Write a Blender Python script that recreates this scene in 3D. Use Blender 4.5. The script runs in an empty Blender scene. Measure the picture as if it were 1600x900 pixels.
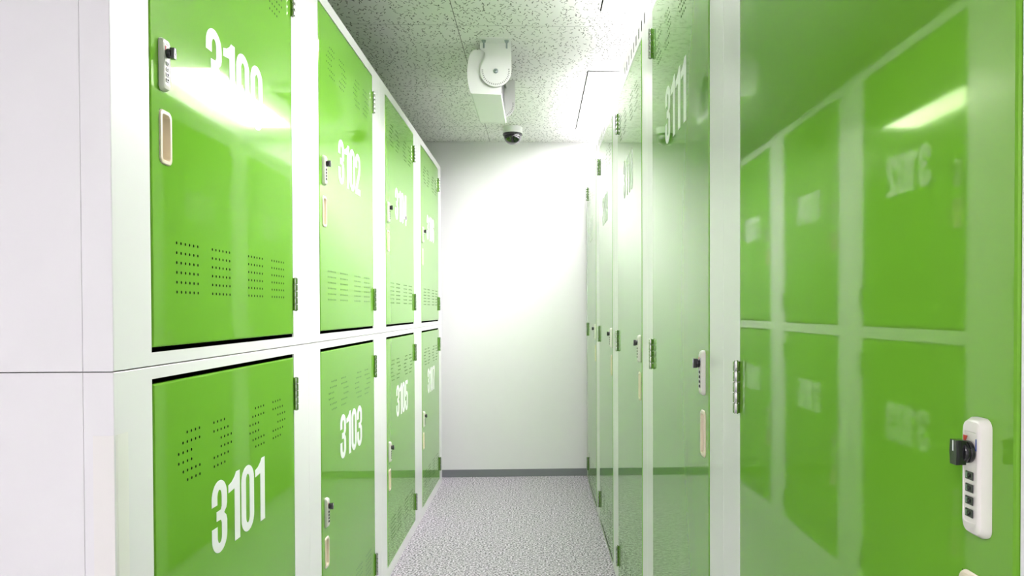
import bpy, bmesh, math, random
from mathutils import Vector, Matrix
from mathutils.geometry import tessellate_polygon

# ---------------------------------------------------------------- camera
S = bpy.context.scene
COL = S.collection
CAMZ = 1.25
yaw, pitch, roll = 0.0396, 0.0139, -0.0029
F = Vector((math.sin(yaw)*math.cos(pitch), math.cos(yaw)*math.cos(pitch), -math.sin(pitch)))
R = Vector((math.cos(yaw), -math.sin(yaw), 0.0))
U = R.cross(F)
R2 = R*math.cos(roll) + U*math.sin(roll)
U2 = U*math.cos(roll) - R*math.sin(roll)
cd = bpy.data.cameras.new('camera')
cam = bpy.data.objects.new('camera', cd)
COL.objects.link(cam)
m = Matrix(((R2.x, U2.x, -F.x, 0), (R2.y, U2.y, -F.y, 0), (R2.z, U2.z, -F.z, 0), (0, 0, 0, 1)))
cam.matrix_world = Matrix.Translation((0, 0, CAMZ)) @ m
cd.sensor_width = 36
cd.lens = 1184/1600*36
cd.shift_x = -(887.11-800)/1600
cd.shift_y = (500.89-450)/1600
cd.clip_start = 0.01
S.camera = cam

# ---------------------------------------------------------------- light and exposure
w = bpy.data.worlds.new('world')
S.world = w
w.use_nodes = True
w.node_tree.nodes['Background'].inputs[0].default_value = (1, 1, 1, 1)
w.node_tree.nodes['Background'].inputs[1].default_value = 0.0
S.view_settings.view_transform = 'Standard'
S.view_settings.look = 'None'
S.view_settings.gamma = 1
S.view_settings.use_curve_mapping = False
S.view_settings.exposure = 0.45
PANEL = 53.0           # radiance of the glowing ceiling light panels

# ---------------------------------------------------------------- dimensions
XL, XR = -0.6983, 0.3625          # faces of the two locker rows
YL, PL, WL = 1.2752, 1.0610, 0.7915   # left row: start, pitch, door width
YR, PR, WR = 0.436, 1.0301, 0.7858
ZS = 1.150                        # seam between the tiers
ZTOP = 2.2876
HC = 2.507                        # ceiling
YB = 5.694                        # back wall
DEPTH = 0.9
ROOM = (-1.75, 1.45, -2.7, YB)

# ---------------------------------------------------------------- materials
def new_mat(name):
    mt = bpy.data.materials.new(name)
    mt.use_nodes = True
    return mt, mt.node_tree, mt.node_tree.nodes['Principled BSDF']

def N(nt, typ, **kw):
    n = nt.nodes.new(typ)
    for k, v in kw.items():
        setattr(n, k, v)
    return n

def math_node(nt, op, a, b=None, c=None):
    n = nt.nodes.new('ShaderNodeMath')
    n.operation = op
    for i, v in enumerate((a, b, c)):
        if v is None:
            continue
        if isinstance(v, (int, float)):
            n.inputs[i].default_value = v
        else:
            nt.links.new(v, n.inputs[i])
    return n.outputs[0]

def plain(name, col, rough=0.5, metal=0.0, coat=0.0, coat_rough=0.05, var=0.03, spec=0.5):
    mt, nt, b = new_mat(name)
    geo = N(nt, 'ShaderNodeNewGeometry')
    nz = N(nt, 'ShaderNodeTexNoise')
    nz.inputs['Scale'].default_value = 14
    nt.links.new(geo.outputs['Position'], nz.inputs['Vector'])
    mx = N(nt, 'ShaderNodeMix', data_type='RGBA')
    mx.inputs[6].default_value = (*[c*(1-var) for c in col], 1)
    mx.inputs[7].default_value = (*[min(1, c*(1+var)) for c in col], 1)
    nt.links.new(nz.outputs[0], mx.inputs[0])
    nt.links.new(mx.outputs[2], b.inputs['Base Color'])
    b.inputs['Roughness'].default_value = rough
    b.inputs['Metallic'].default_value = metal
    b.inputs['Coat Weight'].default_value = coat
    b.inputs['Coat Roughness'].default_value = coat_rough
    b.inputs['Specular IOR Level'].default_value = spec
    return mt

def gloss_paint(name, col, rough, coat, coat_rough, wave, peel, scale=2.2, tint=None):
    mt, nt, b = new_mat(name)
    geo = N(nt, 'ShaderNodeNewGeometry')
    n1 = N(nt, 'ShaderNodeTexNoise')
    n1.inputs['Scale'].default_value = scale
    n1.inputs['Detail'].default_value = 0.0
    n2 = N(nt, 'ShaderNodeTexNoise')
    n2.inputs['Scale'].default_value = 110
    n2.inputs['Detail'].default_value = 0.0
    for n in (n1, n2):
        nt.links.new(geo.outputs['Position'], n.inputs['Vector'])
    h = math_node(nt, 'ADD', math_node(nt, 'MULTIPLY', n1.outputs[0], wave), math_node(nt, 'MULTIPLY', n2.outputs[0], peel))
    bp = N(nt, 'ShaderNodeBump')
    bp.inputs['Strength'].default_value = 1.0
    bp.inputs['Distance'].default_value = 1.0
    nt.links.new(h, bp.inputs['Height'])
    nt.links.new(bp.outputs[0], b.inputs['Normal'])
    nt.links.new(bp.outputs[0], b.inputs['Coat Normal'])
    b.inputs['Base Color'].default_value = (*col, 1)
    b.inputs['Roughness'].default_value = rough
    b.inputs['Coat Weight'].default_value = coat
    b.inputs['Coat Roughness'].default_value = coat_rough
    b.inputs['Coat IOR'].default_value = 1.42
    b.inputs['Specular IOR Level'].default_value = 0.5 if tint else 0.1
    if tint:
        b.inputs['IOR'].default_value = 1.53
        b.inputs['Specular Tint'].default_value = (*tint, 1)
    return mt

M = {}
M['green'] = gloss_paint('green_gloss_paint', (0.148, 0.388, 0.030), 0.042, 0.0, 0.03, 0.00045, 0.0000020, tint=(0.75, 1.0, 0.35))
M['white_paint'] = gloss_paint('white_gloss_paint', (0.86, 0.86, 0.86), 0.45, 0.8, 0.20, 0.0003, 0.000002)
M['dark'] = plain('dark_gap', (0.006, 0.007, 0.006), 0.9, spec=0.0)
M['hole'] = plain('vent_hole_dark', (0.02, 0.035, 0.012), 0.9, spec=0.0)
M['slot'] = plain('slot_shadow_grey', (0.025, 0.027, 0.025), 0.9, spec=0.0)
M['number'] = plain('white_vinyl', (0.86, 0.87, 0.87), 0.45, var=0.01)
M['ivory'] = plain('ivory_plastic', (0.78, 0.76, 0.70), 0.35, coat=0.3)
M['cream'] = plain('cream_plastic', (0.80, 0.70, 0.54), 0.35, coat=0.3)
M['black'] = plain('black_plastic', (0.008, 0.008, 0.010), 0.25, coat=0.4)
M['red'] = plain('red_mark', (0.55, 0.05, 0.03), 0.5)
M['blue'] = plain('blue_mark', (0.05, 0.10, 0.35), 0.5)
M['steel'] = plain('hinge_steel', (0.50, 0.51, 0.48), 0.2, metal=1.0)
M['bolt'] = plain('bolt_steel', (0.36, 0.42, 0.42), 0.35, metal=1.0)
M['wall'] = plain('white_wall', (0.81, 0.81, 0.81), 0.75, var=0.01)
M['wall_rear'] = plain('bright_white_wall', (0.90, 0.90, 0.90), 0.75, var=0.01)
M['base'] = plain('grey_vinyl_base', (0.19, 0.20, 0.215), 0.5)
M['device'] = plain('white_device_metal', (0.78, 0.79, 0.77), 0.4, coat=0.2, var=0.01)
M['grille'] = plain('dark_grille', (0.10, 0.10, 0.10), 0.5)
M['housing'] = plain('light_housing_white', (0.88, 0.88, 0.88), 0.5, var=0.01)
M['film'] = plain('clear_film', (0.87, 0.86, 0.82), 0.3, coat=0.5, var=0.01)
M['dome'] = plain('smoked_dome', (0.006, 0.007, 0.008), 0.05, coat=1.0, coat_rough=0.02)

mt, nt, b = new_mat('panel_glow')
b.inputs['Base Color'].default_value = (1, 1, 1, 1)
b.inputs['Emission Color'].default_value = (1.01, 0.955, 1.0, 1)
b.inputs['Emission Strength'].default_value = PANEL
M['glow'] = mt

# carpet
mt, nt, b = new_mat('grey_heather_carpet')
geo = N(nt, 'ShaderNodeNewGeometry')
a1 = N(nt, 'ShaderNodeTexNoise')
a1.inputs['Scale'].default_value = 105
a1.inputs['Detail'].default_value = 4
a1.inputs['Roughness'].default_value = 0.7
nt.links.new(geo.outputs['Position'], a1.inputs['Vector'])
cr = N(nt, 'ShaderNodeValToRGB')
cr.color_ramp.elements[0].position = 0.42
cr.color_ramp.elements[0].color = (0.11, 0.103, 0.117, 1)
cr.color_ramp.elements[1].position = 0.59
cr.color_ramp.elements[1].color = (0.78, 0.735, 0.81, 1)
nt.links.new(a1.outputs[0], cr.inputs[0])
nt.links.new(cr.outputs[0], b.inputs['Base Color'])
b.inputs['Roughness'].default_value = 0.95
b.inputs['Specular IOR Level'].default_value = 0.1
bp = N(nt, 'ShaderNodeBump')
bp.inputs['Strength'].default_value = 0.6
bp.inputs['Distance'].default_value = 0.004
nt.links.new(a1.outputs[0], bp.inputs['Height'])
nt.links.new(bp.outputs[0], b.inputs['Normal'])
M['carpet'] = mt

# fissured ceiling board
mt, nt, b = new_mat('fissured_ceiling_board')
L = nt.links
geo = N(nt, 'ShaderNodeNewGeometry')
nz = N(nt, 'ShaderNodeTexNoise')
nz.inputs['Scale'].default_value = 95
nz.inputs['Detail'].default_value = 1
L.new(geo.outputs['Position'], nz.inputs['Vector'])
sub = N(nt, 'ShaderNodeVectorMath', operation='SUBTRACT')
L.new(nz.outputs[1], sub.inputs[0])
sub.inputs[1].default_value = (0.5, 0.5, 0.5)
scl = N(nt, 'ShaderNodeVectorMath', operation='SCALE')
L.new(sub.outputs[0], scl.inputs[0])
scl.inputs['Scale'].default_value = 0.012
add = N(nt, 'ShaderNodeVectorMath', operation='ADD')
L.new(geo.outputs['Position'], add.inputs[0])
L.new(scl.outputs[0], add.inputs[1])
masks = []
for off, sc, thr in ((0.0, 34.0, 0.62), (7.3, 44.0, 0.45)):
    o = N(nt, 'ShaderNodeVectorMath', operation='ADD')
    L.new(add.outputs[0], o.inputs[0])
    o.inputs[1].default_value = (off, off*1.7, 0)
    vo = N(nt, 'ShaderNodeTexVoronoi', voronoi_dimensions='2D')
    vo.inputs['Scale'].default_value = sc
    L.new(o.outputs[0], vo.inputs['Vector'])
    sc1 = N(nt, 'ShaderNodeVectorMath', operation='SCALE')
    L.new(o.outputs[0], sc1.inputs[0])
    sc1.inputs['Scale'].default_value = 1.0
    d = N(nt, 'ShaderNodeVectorMath', operation='SUBTRACT')
    L.new(sc1.outputs[0], d.inputs[0])
    L.new(vo.outputs['Position'], d.inputs[1])
    sep = N(nt, 'ShaderNodeSeparateColor')
    L.new(vo.outputs['Color'], sep.inputs[0])
    rot = N(nt, 'ShaderNodeVectorRotate', rotation_type='Z_AXIS')
    L.new(d.outputs[0], rot.inputs['Vector'])
    L.new(math_node(nt, 'ADD', math_node(nt, 'MULTIPLY', sep.outputs[0], 1.9), 0.62), rot.inputs['Angle'])
    sx = N(nt, 'ShaderNodeSeparateXYZ')
    L.new(rot.outputs[0], sx.inputs[0])
    ax = math_node(nt, 'MULTIPLY', math_node(nt, 'ABSOLUTE', sx.outputs[0]), 1/0.0092)
    ay = math_node(nt, 'MULTIPLY', math_node(nt, 'ABSOLUTE', sx.outputs[1]), 1/0.0016)
    ins = math_node(nt, 'MULTIPLY', math_node(nt, 'LESS_THAN', ax, 1.0), math_node(nt, 'LESS_THAN', ay, 1.0))
    masks.append(math_node(nt, 'MULTIPLY', ins, math_node(nt, 'LESS_THAN', sep.outputs[1], thr)))
worm = math_node(nt, 'MAXIMUM', masks[0], masks[1])
sp = N(nt, 'ShaderNodeSeparateXYZ')
L.new(geo.outputs['Position'], sp.inputs[0])
def joint(sock, origin, pitch_, half):
    t = math_node(nt, 'DIVIDE', math_node(nt, 'SUBTRACT', sock, origin - 20*pitch_), pitch_)
    fr = math_node(nt, 'FRACT', math_node(nt, 'ADD', t, 0.5))
    return math_node(nt, 'LESS_THAN', math_node(nt, 'ABSOLUTE', math_node(nt, 'SUBTRACT', fr, 0.5)), half/pitch_)
jx = joint(sp.outputs[0], -0.352, 0.91, 0.0016)
jy = joint(sp.outputs[1], 3.375, 0.925, 0.0022)
base = (0.78, 0.78, 0.76, 1)
mx = N(nt, 'ShaderNodeMix', data_type='RGBA')
mx.inputs[6].default_value = base
mx.inputs[7].default_value = (0.06, 0.065, 0.06, 1)
L.new(math_node(nt, 'MULTIPLY', worm, 0.9), mx.inputs[0])
mx2 = N(nt, 'ShaderNodeMix', data_type='RGBA')
L.new(mx.outputs[2], mx2.inputs[6])
mx2.inputs[7].default_value = (0.10, 0.10, 0.10, 1)
L.new(math_node(nt, 'MAXIMUM', math_node(nt, 'MULTIPLY', jx, 0.85), math_node(nt, 'MULTIPLY', jy, 0.5)), mx2.inputs[0])
L.new(mx2.outputs[2], b.inputs['Base Color'])
b.inputs['Roughness'].default_value = 0.9
b.inputs['Specular IOR Level'].default_value = 0.1
M['ceiling'] = mt

# ---------------------------------------------------------------- helpers
def tag(o, label=None, cat=None, group=None, kind=None):
    if label: o['label'] = label
    if cat: o['category'] = cat
    if group: o['group'] = group
    if kind: o['kind'] = kind
    return o

def empty(name, loc, label, cat, group=None):
    o = bpy.data.objects.new(name, None)
    o.empty_display_size = 0.05
    COL.objects.link(o)
    o.location = loc
    return tag(o, label, cat, group)

def mesh_from(bm, name, mats, smooth=None):
    me = bpy.data.meshes.new(name)
    bm.normal_update()
    bm.to_mesh(me)
    bm.free()
    for x in (mats if isinstance(mats, (list, tuple)) else [mats]):
        me.materials.append(x)
    if smooth is not None:
        for p in me.polygons:
            p.use_smooth = True
        me.set_sharp_from_angle(angle=math.radians(smooth))
    return me

def put(name, me, parent=None, loc=(0, 0, 0)):
    o = bpy.data.objects.new(name, me)
    COL.objects.link(o)
    if parent is not None:
        o.parent = parent
    o.location = loc
    return o

def box(bm, lo, hi, mi=0, bev=0.0, seg=2):
    r = bmesh.ops.create_cube(bm, size=1.0)
    vs = r['verts']
    for v in vs:
        v.co = Vector([lo[i] + (v.co[i] + 0.5)*(hi[i]-lo[i]) for i in range(3)])
    fs = set(f for v in vs for f in v.link_faces)
    for f in fs: f.material_index = mi
    if bev > 0:
        es = list(set(e for v in vs for e in v.link_edges))
        rb = bmesh.ops.bevel(bm, geom=es, offset=bev, segments=seg, affect='EDGES', profile=0.5, clamp_overlap=True)
        for f in rb['faces']: f.material_index = mi

def cyl(bm, c, axis, r, h, seg=24, mi=0, r2=None, bev=0.0):
    """a cylinder starting at c, running h along axis"""
    ax = Vector(axis).normalized()
    q = Vector((0, 0, 1)).rotation_difference(ax).to_matrix().to_4x4()
    mtx = Matrix.Translation(Vector(c) + ax*h/2) @ q
    r_ = bmesh.ops.create_cone(bm, cap_ends=True, segments=seg, radius1=r, radius2=r if r2 is None else r2, depth=h, matrix=mtx)
    fs = set(f for v in r_['verts'] for f in v.link_faces)
    for f in fs: f.material_index = mi
    if bev > 0:
        es = [e for e in set(e for v in r_['verts'] for e in v.link_edges)
              if any(len(f.verts) > 4 for f in e.link_faces)]
        rb = bmesh.ops.bevel(bm, geom=es, offset=bev, segments=2, affect='EDGES', profile=0.5)
        for f in rb['faces']: f.material_index = mi

def lathe(bm, prof, c, seg=48, mi=0):
    rings = []
    for r, z in prof:
        if r < 1e-6:
            rings.append([bm.verts.new((c[0], c[1], c[2]+z))])
        else:
            rings.append([bm.verts.new((c[0]+r*math.cos(2*math.pi*k/seg), c[1]+r*math.sin(2*math.pi*k/seg), c[2]+z)) for k in range(seg)])
    for a, b_ in zip(rings, rings[1:]):
        for k in range(seg):
            k2 = (k+1) % seg
            if len(a) == 1: f = bm.faces.new((a[0], b_[k2], b_[k]))
            elif len(b_) == 1: f = bm.faces.new((a[k], a[k2], b_[0]))
            else: f = bm.faces.new((a[k], a[k2], b_[k2], b_[k]))
            f.material_index = mi

def grid_face(bm, u0, u1, v0, v1, holes, w_, P, mi=0):
    """flat sheet with rectangular holes, all cells share their corners"""
    us = sorted(set([u0, u1] + [h[0] for h in holes] + [h[1] for h in holes]))
    vs = sorted(set([v0, v1] + [h[2] for h in holes] + [h[3] for h in holes]))
    cache = {}
    def V(u, v):
        if (u, v) not in cache: cache[(u, v)] = bm.verts.new(P(u, v, w_))
        return cache[(u, v)]
    for i in range(len(us)-1):
        for j in range(len(vs)-1):
            cu, cv = (us[i]+us[i+1])/2, (vs[j]+vs[j+1])/2
            if any(h[0] < cu < h[1] and h[2] < cv < h[3] for h in holes): continue
            f = bm.faces.new((V(us[i], vs[j]), V(us[i+1], vs[j]), V(us[i+1], vs[j+1]), V(us[i], vs[j+1])))
            f.material_index = mi

def loop_rect(bm, u0, u1, v0, v1, w_, P):
    return [bm.verts.new(P(u, v, w_)) for u, v in ((u0, v0), (u1, v0), (u1, v1), (u0, v1))]

def bridge(bm, a, b_, mi=0):
    n = len(a)
    for k in range(n):
        f = bm.faces.new((a[k], a[(k+1) % n], b_[(k+1) % n], b_[k]))
        f.material_index = mi

def poly_prism(bm, pts, P, w0, w1, mi=0):
    tri = tessellate_polygon([[Vector((x, y, 0)) for x, y in pts]])
    lo = [bm.verts.new(P(x, y, w0)) for x, y in pts]
    hi = [bm.verts.new(P(x, y, w1)) for x, y in pts]
    for t in tri:
        a, b_, c = [pts[i] for i in t]
        area = (b_[0]-a[0])*(c[1]-a[1]) - (c[0]-a[0])*(b_[1]-a[1])
        if area < 0: t = t[::-1]
        bm.faces.new([hi[i] for i in t]).material_index = mi
        bm.faces.new([lo[i] for i in reversed(t)]).material_index = mi
    s = sum(pts[i][0]*pts[(i+1) % len(pts)][1] - pts[(i+1) % len(pts)][0]*pts[i][1] for i in range(len(pts)))
    n = len(pts)
    for k in range(n):
        q = (lo[k], lo[(k+1) % n], hi[(k+1) % n], hi[k])
        if s < 0: q = q[::-1]
        bm.faces.new(q).material_index = mi

PL_ = lambda u, v, w_: (w_, u, v)       # left row: faces +X
PR_ = lambda u, v, w_: (-w_, u, v)      # right row: faces -X

def finish(bm, side):
    if side == 'R':
        bmesh.ops.reverse_faces(bm, faces=bm.faces[:])

# ---------------------------------------------------------------- room
def sheet(name, lo, hi, mat):
    bm = bmesh.new()
    box(bm, lo, hi)
    return tag(put(name, mesh_from(bm, name, mat)), kind='structure')

x0, x1, y0, y1 = ROOM
sheet('floor', (x0-0.1, y0-0.1, -0.1), (x1+0.1, y1+0.1, 0), M['carpet'])
sheet('wall_back', (x0-0.1, YB, 0), (x1+0.1, YB+0.1, HC+0.2), M['wall'])
sheet('wall_left', (x0-0.1, y0, 0), (x0, YB, HC+0.2), M['wall_rear'])
sheet('wall_right', (x1, y0, 0), (x1+0.1, YB, HC+0.2), M['wall_rear'])
sheet('wall_front', (x0-0.1, y0-0.1, 0), (x1+0.1, y0, HC+0.2), M['wall_rear'])
bm = bmesh.new()
box(bm, (x0, YB-0.006, 0), (x1, YB, 0.056), bev=0.002)
tag(put('baseboard_back', mesh_from(bm, 'baseboard_back', M['base'])), kind='structure')
bm = bmesh.new()
box(bm, (x0, y0, 0), (x1, y0+0.006, 0.056), bev=0.002)
tag(put('baseboard_front', mesh_from(bm, 'baseboard_front', M['base'])), kind='structure')

TX0, TX1 = 0.281, 0.581
TLEN = 1.254
TROFF = [(TX0, 4.008), (TX0, 1.928), (-1.12, -2.232)]     # near left corner of each fitting; the last is an unseen fill light, added for brightness
bm = bmesh.new()
PC = lambda u, v, w_: (u, v, w_)
holes = [(a, a+0.3, b_, b_+TLEN) for a, b_ in TROFF]
grid_face(bm, x0-0.1, x1+0.1, y0-0.1, y1+0.1, holes, HC, PC)
bmesh.ops.reverse_faces(bm, faces=bm.faces[:])
bm2 = bmesh.new()
ext = bmesh.ops.extrude_face_region(bm, geom=bm.faces[:])
bmesh.ops.translate(bm, verts=[g for g in ext['geom'] if isinstance(g, bmesh.types.BMVert)], vec=(0, 0, 0.012))
bm2.free()
bmesh.ops.recalc_face_normals(bm, faces=bm.faces[:])
tag(put('ceiling', mesh_from(bm, 'ceiling', M['ceiling'])), kind='structure')
# slab above the boards
sheet('trim_1', (x0-0.1, y0-0.1, HC+0.2), (x1+0.1, y1+0.1, HC+0.25), M['wall'])

# ---------------------------------------------------------------- ceiling lights
def light_meshes(length):
    Wd = TX1-TX0
    d = 0.085
    o = 0.004
    bm = bmesh.new()                       # folded white pan
    a = [bm.verts.new(p) for p in ((o, o, 0), (Wd-o, o, 0), (Wd-o, length-o, 0), (o, length-o, 0))]
    s = 0.022
    m_ = [bm.verts.new(p) for p in ((s, s, 0.014), (Wd-s, s, 0.014), (Wd-s, length-s, 0.014), (s, length-s, 0.014))]
    c = [bm.verts.new(p) for p in ((s, s, d), (Wd-s, s, d), (Wd-s, length-s, d), (s, length-s, d))]
    bridge(bm, c, m_)
    bridge(bm, m_, a)
    bm.faces.new(c[::-1])
    ext = bmesh.ops.extrude_face_region(bm, geom=bm.faces[:])
    bmesh.ops.translate(bm, verts=[g for g in ext['geom'] if isinstance(g, bmesh.types.BMVert)], vec=(0, 0, 0.003))
    bmesh.ops.recalc_face_normals(bm, faces=bm.faces[:])
    pan = mesh_from(bm, 'light_housing', M['housing'])
    bm = bmesh.new()
    t = 0.010
    outer = [(-t, -t), (Wd+t, -t), (Wd+t, length+t), (-t, length+t)]
    inn = [(o, o), (Wd-o, o), (Wd-o, length-o), (o, length-o)]
    L4 = [[bm.verts.new((x, y, z)) for x, y in pts] for pts, z in ((outer, 0), (outer, -0.004), (inn, -0.004), (inn, 0))]
    for k in range(4): bridge(bm, L4[k], L4[(k+1) % 4])
    bmesh.ops.recalc_face_normals(bm, faces=bm.faces[:])
    fr = mesh_from(bm, 'light_frame', M['housing'])
    bm = bmesh.new()
    box(bm, (s+0.001, s+0.001, 0.015), (Wd-s-0.001, length-s-0.001, 0.020), bev=0.001, seg=1)
    glow = mesh_from(bm, 'diffuser', M['glow'])
    bm = bmesh.new()
    t0, t1 = t+0.0002, t+0.0052  # solid dark strips drawn as the shadow line between frame and ceiling
    for lo, hi in (((-t1, -t1, -0.0012), (Wd+t1, -t0, 0.0)), ((-t1, length+t0, -0.0012), (Wd+t1, length+t1, 0)),
                   ((-t1, -t0, -0.0012), (-t0, length+t0, 0)), ((Wd+t0, -t0, -0.0012), (Wd+t1, length+t0, 0))):
        box(bm, lo, hi)
    gap = mesh_from(bm, 'gap_shadow_strip', M['dark'])
    return pan, fr, glow, gap
LM = light_meshes(TLEN)
LL = ['recessed fluorescent ceiling light nearest the back wall, above the right lockers',
      'recessed fluorescent ceiling light cut by the top edge of the photo, above the right lockers',
      'added fill light in the ceiling behind the viewer, off to the left, out of view']
for (a, b_), lab in zip(TROFF, LL):
    t = empty('ceiling_light', (a, b_, HC), lab, 'ceiling light', 'recessed fluorescent ceiling lights')
    put('light_housing', LM[0], t)
    put('light_frame', LM[1], t)
    put('diffuser', LM[2], t)
    put('gap_shadow_strip', LM[3], t)

# ---------------------------------------------------------------- numerals
def arc(cx, cy, rxo, ryo, rxi, ryi, a0, a1, n=14):
    p = []
    for k in range(n+1):
        a = math.radians(a0+(a1-a0)*k/n)
        p.append((cx+rxo*math.cos(a), cy+ryo*math.sin(a)))
    for k in range(n, -1, -1):
        a = math.radians(a0+(a1-a0)*k/n)
        p.append((cx+rxi*math.cos(a), cy+ryi*math.sin(a)))
    return p
def rect(a, b_, c, d): return [(a, c), (b_, c), (b_, d), (a, d)]
TOP = arc(0.25, 0.77, 0.25, 0.23, 0.072, 0.10, 0, 180)
BOT = arc(0.25, 0.23, 0.25, 0.23, 0.072, 0.10, 180, 360)
GL = {
 '0': (0.50, [TOP, BOT, rect(0, .178, .23, .77), rect(.322, .5, .23, .77)]),
 '1': (0.41, [[(.28, 1), (.41, 1), (.41, 0), (.215, 0), (.215, .77), (0, .745), (0, .855), (.12, .885), (.22, .94)]]),
 '2': (0.50, [TOP, rect(0, .178, .64, .77), [(.322, .77), (.5, .77), (.5, .66), (.46, .52), (.215, .145), (.5, .145), (.5, 0), (0, 0), (0, .13), (.29, .55), (.322, .65)]]),
 '3': (0.50, [TOP, BOT, rect(0, .178, .67, .77), rect(0, .178, .23, .37),
       [(.322, .77), (.5, .77), (.5, .64), (.475, .575), (.40, .52), (.475, .465), (.5, .40), (.5, .23), (.322, .23), (.322, .40), (.29, .445), (.15, .45), (.15, .58), (.29, .585), (.322, .63)]]),
 '4': (0.52, [rect(.25, .43, 0, 1), rect(0, .52, .19, .32), [(.17, 1), (.26, 1), (.26, .70), (.155, .32), (0, .32), (0, .42)]]),
 '5': (0.50, [rect(.02, .48, .87, 1), rect(.02, .19, .47, .90), arc(.25, .47, .25, .17, .072, .06, 0, 125), rect(.322, .5, .23, .47), BOT, rect(0, .178, .23, .34)]),
 '6': (0.50, [TOP, BOT, rect(0, .178, .23, .77), rect(.322, .5, .67, .77), arc(.25, .42, .25, .19, .072, .07, 0, 125), rect(.322, .5, .23, .42)]),
 '7': (0.48, [rect(0, .48, .86, 1), [(.29, .87), (.48, .87), (.48, .80), (.345, .42), (.30, 0), (.105, 0), (.16, .42), (.29, .78)]]),
 '8': (0.50, [TOP, BOT, rect(0, .178, .56, .77), rect(.322, .5, .56, .77), rect(0, .178, .23, .46), rect(.322, .5, .23, .46), rect(.04, .46, .44, .58)]),
 '9': (0.50, [TOP, BOT, rect(.322, .5, .23, .77), rect(0, .178, .23, .33), rect(0, .178, .56, .77), arc(.25, .56, .25, .17, .072, .06, 180, 305)]),
}
def number_mesh(txt, side, cu, v0, h):
    """white condensed numerals, centred on cu"""
    gap = 0.055
    tot = sum(GL[c][0] for c in txt) + gap*(len(txt)-1)
    x = -tot/2
    bm = bmesh.new()
    for c in txt:
        wd, parts = GL[c]
        for pts in parts:
            q = [((x+px)*h, py*h) for px, py in pts]
            if side == 'L':
                poly_prism(bm, [(cu+a, v0+b_) for a, b_ in q], PL_, 0.0001, 0.0006)
            else:
                bmx = bmesh.new(); bmx.free()
                poly_prism(bm, [(cu-a, v0+b_) for a, b_ in q], PR_, 0.0001, 0.0006)
        x += wd+gap
    bmesh.ops.recalc_face_normals(bm, faces=bm.faces[:])
    return mesh_from(bm, 'number', M['number'])

# ---------------------------------------------------------------- locker parts
def vent_holes(bm, cu, vtop, vbot, P, w_=0.0004):
    starts = (-0.303, -0.142, 0.062, 0.222)
    pu, pv, r = 0.0182, 0.0190, 0.0031
    def hole(u, v):
        vs = [bm.verts.new(P(u+r*math.cos(a*math.pi/4), v+r*math.sin(a*math.pi/4), w_)) for a in range(8)]
        bm.faces.new(vs).material_index = 1
    left = ((2, 5), (1, 5), (0, 3), (0, 3), (1, 5), (2, 5))
    for k, s in enumerate(starts):
        for row in range(6):
            a, b_ = left[row]
            for c in range(6):
                cc = c if k % 2 == 0 else 5-c
                if a <= cc <= b_:
                    hole(cu+s+c*pu, vtop-0.107-row*pv)          # round pattern near the top
                hole(cu+s+c*pu, vbot+0.103+row*pv)              # square pattern near the foot

def door_mesh(side, wd, ht, hv0, hv1, hu0=0.032, hu1=0.072):
    P = PL_ if side == 'L' else PR_
    bm = bmesh.new()
    e = 0.0035
    prof = ((0.0, -0.018), (0.0, -0.0030), (0.0010, -0.0010), (e, 0.0))
    loops = [loop_rect(bm, i, wd-i, i, ht-i, z, P) for i, z in prof]
    for a, b_ in zip(loops, loops[1:]): bridge(bm, a, b_)
    grid_face(bm, e, wd-e, e, ht-e, [(hu0, hu1, hv0, hv1)], 0.0, P)
    bmesh.ops.remove_doubles(bm, verts=bm.verts[:], dist=0.00001)
    vent_holes(bm, wd/2, ht, 0, P)
    finish(bm, side)
    return mesh_from(bm, 'door', [M['green'], M['hole']])

def body_mesh(side, length, ht, op, slots=()):
    """folded sheet metal cabinet; op = door opening (u0,u1,v0,v1)"""
    P = PL_ if side == 'L' else PR_
    bm = bmesh.new()
    g, h = 0.0002, 0.0009
    e = 0.0012
    prof = ((0, -DEPTH), (0, -0.0500), (0.0015, -0.0499), (0.0015, -0.0491), (0, -0.0490), (0, -0.0013), (0.0004, -0.0004), (e, 0.0))
    loops = [loop_rect(bm, g+i, length-g-i, h+i, ht-h-i, z, P) for i, z in prof]
    for a, b_ in zip(loops, loops[1:]): bridge(bm, a, b_)
    bm.faces.new(loops[0][::-1])
    hs = [op] + list(slots)
    grid_face(bm, g+e, length-g-e, h+e, ht-h-e, hs, 0.0, P)
    bmesh.ops.remove_doubles(bm, verts=bm.verts[:], dist=0.00001)
    # jambs of the opening, then the dark inside behind the door
    a = loop_rect(bm, op[0], op[1], op[2], op[3], 0.0, P)
    c = loop_rect(bm, op[0], op[1], op[2], op[3], -0.004, P)
    bridge(bm, a, c)
    c2 = loop_rect(bm, op[0], op[1], op[2], op[3], -0.004, P)
    d = loop_rect(bm, op[0], op[1], op[2], op[3], -0.045, P)
    bridge(bm, c2, d, 1)
    bm.faces.new(d).material_index = 1
    for s in slots:
        a = loop_rect(bm, *s, 0.0, P)
        c = loop_rect(bm, *s, -0.0004, P)
        bridge(bm, a, c)
        bm.faces.new([bm.verts.new(v.co) for v in c]).material_index = 2
    finish(bm, side)
    return mesh_from(bm, 'cabinet_body', [M['white_paint'], M['dark'], M['slot']])

def rrect(u0, u1, v0, v1, r, n=6):
    pts = []
    for cu, cv, a0 in ((u1-r, v0+r, -90), (u1-r, v1-r, 0), (u0+r, v1-r, 90), (u0+r, v0+r, 180)):
        for k in range(n+1):
            a = math.radians(a0+90*k/n)
            pts.append((cu+r*math.cos(a), cv+r*math.sin(a)))
    return pts

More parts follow.
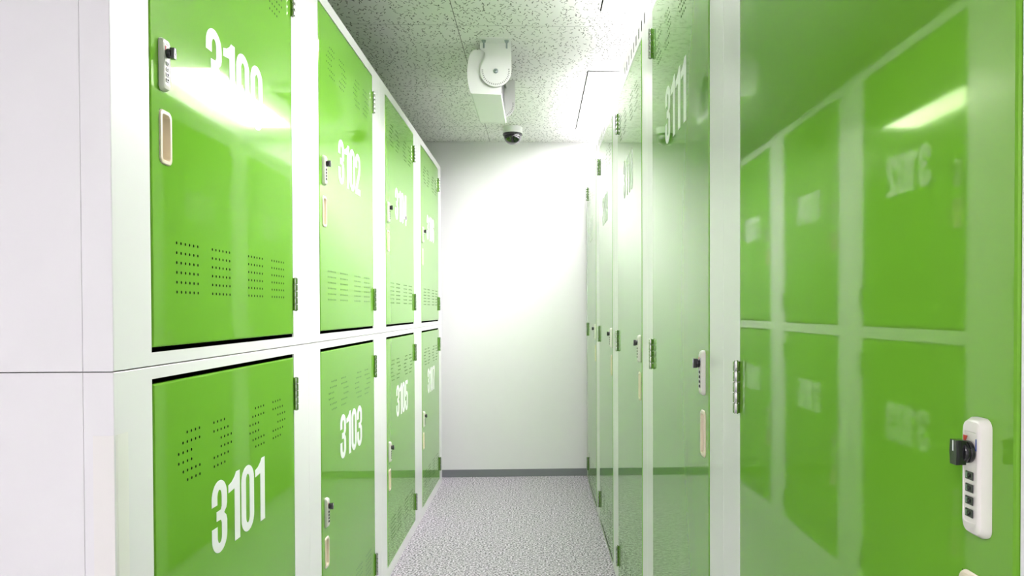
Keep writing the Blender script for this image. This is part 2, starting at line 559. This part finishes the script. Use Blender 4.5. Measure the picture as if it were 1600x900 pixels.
def handle_mesh(side):
    """cream recessed pull: rounded bezel and a scooped pocket; origin at bottom corner of the cut-out"""
    P = PL_ if side == 'L' else PR_
    bm = bmesh.new()
    W_, H_ = 0.046, 0.102
    spec = [(0, 0, 0.0002, .012), (0.0006, 0, 0.0020, .012), (0.0022, 0, 0.0032, .011), (0.0075, 0, 0.0032, .007), (0.0085, 0, 0.0024, .006), (0.0095, 0, -0.013, .006)]
    loops = []
    for ins, _, w_, r in spec:
        loops.append([bm.verts.new(P(u, v, w_)) for u, v in rrect(ins-0.003, W_-0.003-ins, ins-0.002, H_-0.002-ins, r)])
    for a, b_ in zip(loops, loops[1:]): bridge(bm, a, b_)
    bm.faces.new(loops[-1])
    finish(bm, side)
    return mesh_from(bm, 'recessed_handle', M['cream'], 35)

LKW, LKH = 0.028, 0.097
def lock_meshes(side):
    P = PL_ if side == 'L' else PR_
    bm = bmesh.new()
    spec = [(0, 0.0002, .008, 0), (0.0, 0.004, .008, 0), (0.0012, 0.0088, .007, .002), (0.0030, 0.0102, .006, .004), (0.0042, 0.0104, .003, .007), (0.0047, 0.0098, .0028, .0072)]
    loops = [[bm.verts.new(P(u, v, w_)) for u, v in rrect(i, LKW-i, i+j, LKH-i-j, r)] for i, w_, r, j in spec]
    for a, b_ in zip(loops, loops[1:]): bridge(bm, a, b_)
    bm.faces.new(loops[-1])
    # raised collar under the knob, small window under it
    finish(bm, side)
    bmesh.ops.recalc_face_normals(bm, faces=bm.faces[:])
    body = mesh_from(bm, 'combination_lock', M['ivory'], 35)
    bm = bmesh.new()
    kc = (LKW/2, LKH*0.715)
    n = (1, 0, 0) if side == 'L' else (-1, 0, 0)
    cyl(bm, P(kc[0], kc[1], 0.0105), n, 0.0092, 0.004, seg=28, bev=0.001)
    cyl(bm, P(kc[0], kc[1], 0.0145), n, 0.0088, 0.004, seg=28, r2=0.0082, bev=0.001)
    grip = [(-0.0045, -0.0102), (0.0045, -0.0102), (0.0055, 0.0), (0.0045, 0.0102), (-0.0045, 0.0102), (-0.0055, 0.0)]
    poly_prism(bm, [(kc[0]+a*0.98, kc[1]+b_*0.98) for a, b_ in grip], P, 0.0160, 0.0245)
    box(bm, tuple(min(a, b_) for a, b_ in zip(P(kc[0]-0.0006, kc[1]+0.001, 0.0244), P(kc[0]+0.0006, kc[1]+0.0095, 0.0247))),
        tuple(max(a, b_) for a, b_ in zip(P(kc[0]-0.0006, kc[1]+0.001, 0.0244), P(kc[0]+0.0006, kc[1]+0.0095, 0.0247))), mi=1)
    bmesh.ops.recalc_face_normals(bm, faces=bm.faces[:])
    knob = mesh_from(bm, 'knob', [M['black'], M['number']], 35)
    bm = bmesh.new()
    a, b_ = P(-0.0055, -0.0034, 0.0103), P(0.0055, 0.0034, 0.0112)
    box(bm, tuple(map(min, zip(a, b_))), tuple(map(max, zip(a, b_))), bev=0.0004, seg=1)
    cyl(bm, P(-0.0018, 0, 0.0088), (0, 1, 0), 0.0032, 0.0036, seg=16)
    a, b_ = P(-0.0002, -0.0020, 0.0110), P(0.0004, 0.0020, 0.0122)
    box(bm, tuple(map(min, zip(a, b_))), tuple(map(max, zip(a, b_))), mi=1)
    a, b_ = P(0.0022, -0.0022, 0.0110), P(0.0044, 0.0022, 0.01135)
    box(bm, tuple(map(min, zip(a, b_))), tuple(map(max, zip(a, b_))), mi=2)
    bmesh.ops.recalc_face_normals(bm, faces=bm.faces[:])
    dial = mesh_from(bm, 'dial_wheel', [M['black'], M['black'], M['bolt']])
    bm = bmesh.new()
    tri = [(-0.0090, 0.0035), (-0.0035, 0.0125), (-0.0090, 0.0125)]
    if side == 'R': tri = [(-a, b_) for a, b_ in tri]
    poly_prism(bm, [(kc[0]+a, kc[1]+b_) for a, b_ in tri], P, 0.0104, 0.0108, 0)
    s = 1 if side == 'L' else -1
    pr = [(s*0.0088, 0.0020), (s*0.0098, 0.0020), (s*0.0098, 0.0115), (s*0.0088, 0.0115)]
    poly_prism(bm, [(kc[0]+a*0.95, kc[1]+b_) for a, b_ in pr], P, 0.0104, 0.0108, 1)
    bmesh.ops.recalc_face_normals(bm, faces=bm.faces[:])
    marks = mesh_from(bm, 'lock_marks', [M['red'], M['blue']])
    return body, knob, dial, marks

def hinge_mesh(side):
    P = PL_ if side == 'L' else PR_
    bm = bmesh.new()
    r, n, H_ = 0.0062, 5, 0.094
    for k in range(n):
        z0 = H_*k/n
        cyl(bm, P(0, z0+0.0008, 0.0070), (0, 0, 1), r, H_/n-0.0016, seg=20, bev=0.0006)
    cyl(bm, P(0, -0.001, 0.0070), (0, 0, 1), 0.0035, H_+0.002, seg=14)
    a, b_ = P(-0.0028, 0.0005, 0.0002), P(0.0026, H_-0.0005, 0.0040)
    box(bm, tuple(map(min, zip(a, b_))), tuple(map(max, zip(a, b_))), bev=0.0004, seg=1)
    return mesh_from(bm, 'hinge', M['steel'], 40)

PROTO = {}
def proto(kind):
    """builds one locker of a kind with all its parts except the number"""
    side = 'R' if kind == 'tall' else 'L'
    if kind == 'tall':
        ln, ht, off, wd = PR, ZTOP, 0.122, WR
        d0, d1 = 0.032, 2.1856
        op = (off-0.004, off+wd+0.004, 0.008, d1+0.006)
        slots = [(0.0455+k*0.0725, 0.0455+k*0.0725+0.024, 2.214, 2.252) for k in range(13)]
        lock_v, hinges = 1.0665, (0.090, 1.064, 2.037)
    else:
        ln, off, wd = PL, 0.127, WL
        if kind == 'upper':
            ht, d0, d1 = ZTOP-ZS, 1.184-ZS, 2.2426-ZS
            op = (off-0.003, off+wd+0.003, d0-0.009, d1+0.004)
            lock_v, hinges = 1.662-ZS, (1.250-ZS, 2.085-ZS)
        else:
            ht, d0, d1 = ZS, 0.058, 1.117
            op = (off-0.003, off+wd+0.003, d0-0.006, d1+0.010)
            lock_v, hinges = 0.542, (0.118, 0.966)
        slots = ()
    hv0 = lock_v-0.136
    root = bpy.data.objects.new('locker', None)
    root.empty_display_size = 0.05
    COL.objects.link(root)
    o = put('cabinet_body', body_mesh(side, ln, ht, op, slots), root)
    o['label'] = 'white painted sheet metal cabinet'
    sg = 1 if side == 'L' else -1
    o = put('door', door_mesh(side, wd, d1-d0, hv0-d0, hv0+0.098-d0), root, (sg*0.0012, off, d0))
    o['label'] = 'glossy green door with dotted vent holes'
    if side not in PROTO:
        PROTO[side] = (handle_mesh(side), lock_meshes(side), hinge_mesh(side))
    hm, lm, gm = PROTO[side]
    o = put('recessed_handle', hm, root, (sg*0.0012, off+0.032, hv0))
    o['label'] = 'cream recessed pull'
    lk = put('combination_lock', lm[0], root, (sg*0.0012, off+0.0295, lock_v-0.002))
    lk['label'] = 'ivory four-dial lock'
    k = put('knob', lm[1], lk); k['label'] = 'black turning knob'
    for q in range(4):
        put('dial_wheel', lm[2], lk, (0, LKW/2, LKH*(0.515-0.105*q)))
    put('lock_marks', lm[3], lk)
    for z in hinges:
        put('hinge', gm, root, (0, off+wd+0.001, z))
    return root

def copy_tree(o, parent=None):
    c = o.copy()
    COL.objects.link(c)
    c.parent = parent
    for ch in o.children:
        if ch.name.startswith('number'): continue
        copy_tree(ch, c)
    return c

def add_number(root, side, txt, off, wd, v0, sg):
    door = [c for c in root.children if c.name.startswith('door')][0]
    n = put('number', number_mesh(txt, side, wd/2, v0-door.location.z, 0.158), door)
    n['label'] = 'white number ' + txt

UP = proto('upper'); LO = proto('lower'); TA = proto('tall')
up_lab = ['top-tier locker with green door numbered 3100, nearest on the left of the aisle',
          'top-tier locker with green door numbered 3102, second from the near end',
          'top-tier locker with green door numbered 3104, third from the near end',
          'top-tier locker with green door numbered 3106, beside the white back wall']
lo_lab = ['floor-level locker with green door numbered 3101, nearest on the left of the aisle',
          'floor-level locker with green door numbered 3103, under locker 3102',
          'floor-level locker with green door numbered 3105, under locker 3104',
          'floor-level locker with green door numbered 3107, beside the white back wall']
for k in range(4):
    u = UP if k == 0 else copy_tree(UP)
    u.location = (XL, YL+k*PL, ZS)
    tag(u, up_lab[k], 'locker', 'two-tier lockers along the left side')
    l = LO if k == 0 else copy_tree(LO)
    l.location = (XL, YL+k*PL, 0)
    tag(l, lo_lab[k], 'locker', 'two-tier lockers along the left side')
ups = [o for o in COL.objects if o.parent is None and 'top-tier' in o.get('label', '')]
los = [o for o in COL.objects if o.parent is None and 'floor-level' in o.get('label', '')]
for o in ups:
    k = round((o.location.y-YL)/PL); add_number(o, 'L', str(3100+2*k), 0.127, WL, 1.700-ZS, 1)
for o in los:
    k = round((o.location.y-YL)/PL); add_number(o, 'L', str(3101+2*k), 0.127, WL, 0.722, 1)
ta_lab = ['full-height locker in the right foreground, its big glossy green door mirroring the left row',
          'full-height locker with green door numbered 3111, second from the near end on the right',
          'full-height locker with pale reflective green door numbered 3110, right side of the aisle',
          'narrow-looking full-height locker between locker 3110 and the last one on the right',
          'full-height locker at the far end of the right row, beside the white back wall']
tall = []
for k in range(5):
    t = TA if k == 0 else copy_tree(TA)
    t.location = (XR, YR+k*PR, 0)
    tag(t, ta_lab[k], 'locker', 'full-height lockers along the right side')
    tall.append(t)
for k in range(1, 5):
    add_number(tall[k], 'R', str(3112-k), 0.122, WR, 1.710, -1)

# film strip folded round the near lower corner of the left row
bm = bmesh.new()
t = 0.0007
box(bm, (-0.034, -0.0003-t, 0.01), (0.0, -0.0003, 1.045))
box(bm, (0.0002, 0.0085, 0.01), (0.0002+t, 0.041, 1.045))
ring = []
for k in range(7):
    a = math.radians(90*k/6)
    ring.append((0.0002+t-0.0085*(1-math.sin(a)) , -0.0003-t+0.0088*(1-math.cos(a))))
inner = [(x-t*0.9, y+t*0.9) for x, y in ring]
poly_prism(bm, ring + inner[::-1], lambda u, v, w_: (u, v, w_), 0.01, 1.045)
bmesh.ops.recalc_face_normals(bm, faces=bm.faces[:])
g = put('corner_guard', mesh_from(bm, 'corner_guard', M['film']), LO)
g['label'] = 'pale cream strip folded round the cabinet corner'

# ---------------------------------------------------------------- unit hanging in a tilting bracket
D = empty('ceiling_speaker', (-0.193, 3.586, HC), 'white boxy speaker-like unit hanging from the ceiling in a tilting bracket', 'ceiling speaker')
PXZ = lambda u, v, w_: (u, -w_, v)        # u = x, v = z, w toward the camera; local origin at bracket centre on the ceiling
cz = 2.373-HC
def bracket_pts(neck):
    pts = [(-0.073, 0.0)]
    if neck: pts += [(-0.073, -0.030), (-0.052, -0.046), (-0.050, -0.060), (-0.052, -0.075), (-0.064, -0.098)]
    a0 = 157 if neck else 180
    for k in range(0, 25):
        a = math.radians(a0+(360-a0)*k/24)
        pts.append((0.0735*math.cos(a), cz+0.0735*math.sin(a)))
    pts.append((0.0735, 0.0))
    return pts
bm = bmesh.new()
poly_prism(bm, bracket_pts(True), PXZ, 0.0, 0.003)
box(bm, (-0.073, -0.067, -0.0035), (0.0735, -0.003, 0.0))
fb = put('bracket', mesh_from(bm, 'bracket', M['device']), D)
bm = bmesh.new()
poly_prism(bm, bracket_pts(False), PXZ, -0.583, -0.580)
box(bm, (-0.073, 0.583, -0.0035), (0.0735, 0.64, 0.0))
rb = put('bracket', mesh_from(bm, 'bracket_rear', M['device']), D)
# angle scale on both plates
def ticks(w0, w1, n=24):
    bm = bmesh.new()
    for k in range(n):
        a = math.radians(176+(360-176+8)*k/(n-1))
        c, s = math.cos(a), math.sin(a)
        r0, r1 = (0.0585, 0.0660)
        h = 0.0014
        pts = [(r0*c-h*s, cz+r0*s+h*c), (r0*c+h*s, cz+r0*s-h*c), (r1*c+h*s, cz+r1*s-h*c), (r1*c-h*s, cz+r1*s+h*c)]
        poly_prism(bm, pts, PXZ, w0, w1)
    bmesh.ops.recalc_face_normals(bm, faces=bm.faces[:])
    return mesh_from(bm, 'angle_scale', M['grille'])
put('angle_scale', ticks(0.0031, 0.0034), fb)
put('angle_scale', ticks(-0.5799, -0.5795), rb)
bm = bmesh.new()
cyl(bm, (0, -0.003, cz), (0, -1, 0), 0.0115, 0.0015, seg=28)
cyl(bm, (0, -0.0045, cz), (0, -1, 0), 0.0085, 0.006, seg=6, bev=0.0008)
cyl(bm, (0, -0.0105, cz), (0, -1, 0), 0.0045, 0.001, seg=12)
o = put('pivot_bolt', mesh_from(bm, 'pivot_bolt', M['bolt'], 30), fb)
cyl_bolts = []
for x in (-0.053, 0.053):
    for y in (-0.036, 0.615):
        bm = bmesh.new()
        cyl(bm, (x, y, -0.0035), (0, 0, -1), 0.011, 0.0015, seg=20)
        cyl(bm, (x, y, -0.005), (0, 0, -1), 0.0085, 0.008, seg=6)
        cyl(bm, (x, y, -0.013), (0, 0, -1), 0.0042, 0.026, seg=12)
        put('anchor_bolt', mesh_from(bm, 'anchor_bolt', M['bolt'], 30), D)
# housing: profile in XZ, rounded on the left, flat mouth on the right
def q(X, Z): return (X+0.193, Z-HC)
prof = [q(-.306, 2.270), q(-.168, 2.266), q(-.168, 2.462), q(-.180, 2.474), q(-.262, 2.476), q(-.289, 2.476), q(-.300, 2.4725), q(-.3115, 2.461), q(-.319, 2.443), q(-.3245, 2.415), q(-.3275, 2.380), q(-.3270, 2.346), q(-.3215, 2.308), q(-.315, 2.284), q(-.311, 2.274)]
bm = bmesh.new()
poly_prism(bm, prof, PXZ, -0.024, -0.010)                     # front end cap
poly_prism(bm, prof, PXZ, -0.574, -0.558)                     # rear end cap
ins = [(x*0.985 - 0.002, cz+(z-cz)*0.985) for x, z in prof]
# shell between the caps, open on the right side
shell = ins[1:2] + ins[0:1] + ins[:1:-1]
inner = [(x*0.93+0.006, cz+(z-cz)*0.93) for x, z in shell]
poly_prism(bm, shell + inner[::-1], PXZ, -0.560, -0.018)
bmesh.ops.recalc_face_normals(bm, faces=bm.faces[:])
put('housing', mesh_from(bm, 'housing', M['device'], 30), D)
bm = bmesh.new()
box(bm, (0.004, 0.021, 2.284-HC), (0.012, 0.557, 2.456-HC))
for k in range(26):
    z = 2.288-HC + k*0.0065
    box(bm, (0.0115, 0.022, z), (0.0150, 0.556, z+0.003))
put('speaker_grille', mesh_from(bm, 'speaker_grille', M['grille']), D)

# ---------------------------------------------------------------- dome camera
Cm = empty('dome_camera', (-0.1684, 5.235, HC), 'small dome security camera with white base and black dome on the ceiling', 'security camera')
bm = bmesh.new()
lathe(bm, [(0, 0), (0.066, 0), (0.0675, -0.002), (0.0675, -0.040), (0.0655, -0.044), (0, -0.044)][::-1], (0, 0, 0))
bmesh.ops.recalc_face_normals(bm, faces=bm.faces[:])
put('camera_base', mesh_from(bm, 'camera_base', M['device'], 35), Cm)
bm = bmesh.new()
lathe(bm, [(0, -0.0445), (0.0665, -0.0445), (0.0675, -0.047), (0.0670, -0.058), (0.0615, -0.062), (0, -0.062)], (0, 0, 0))
bmesh.ops.recalc_face_normals(bm, faces=bm.faces[:])
o = put('camera_ring', mesh_from(bm, 'camera_ring', M['black'], 35), Cm)
bm = bmesh.new()
lathe(bm, [(0.0605*math.cos(math.radians(a)), -0.0615-0.060*math.sin(math.radians(a))) for a in range(0, 91, 6)], (0, 0, 0))
bmesh.ops.recalc_face_normals(bm, faces=bm.faces[:])
put('camera_dome', mesh_from(bm, 'camera_dome', M['dome'], 60), Cm)
bpy.context.view_layer.update()
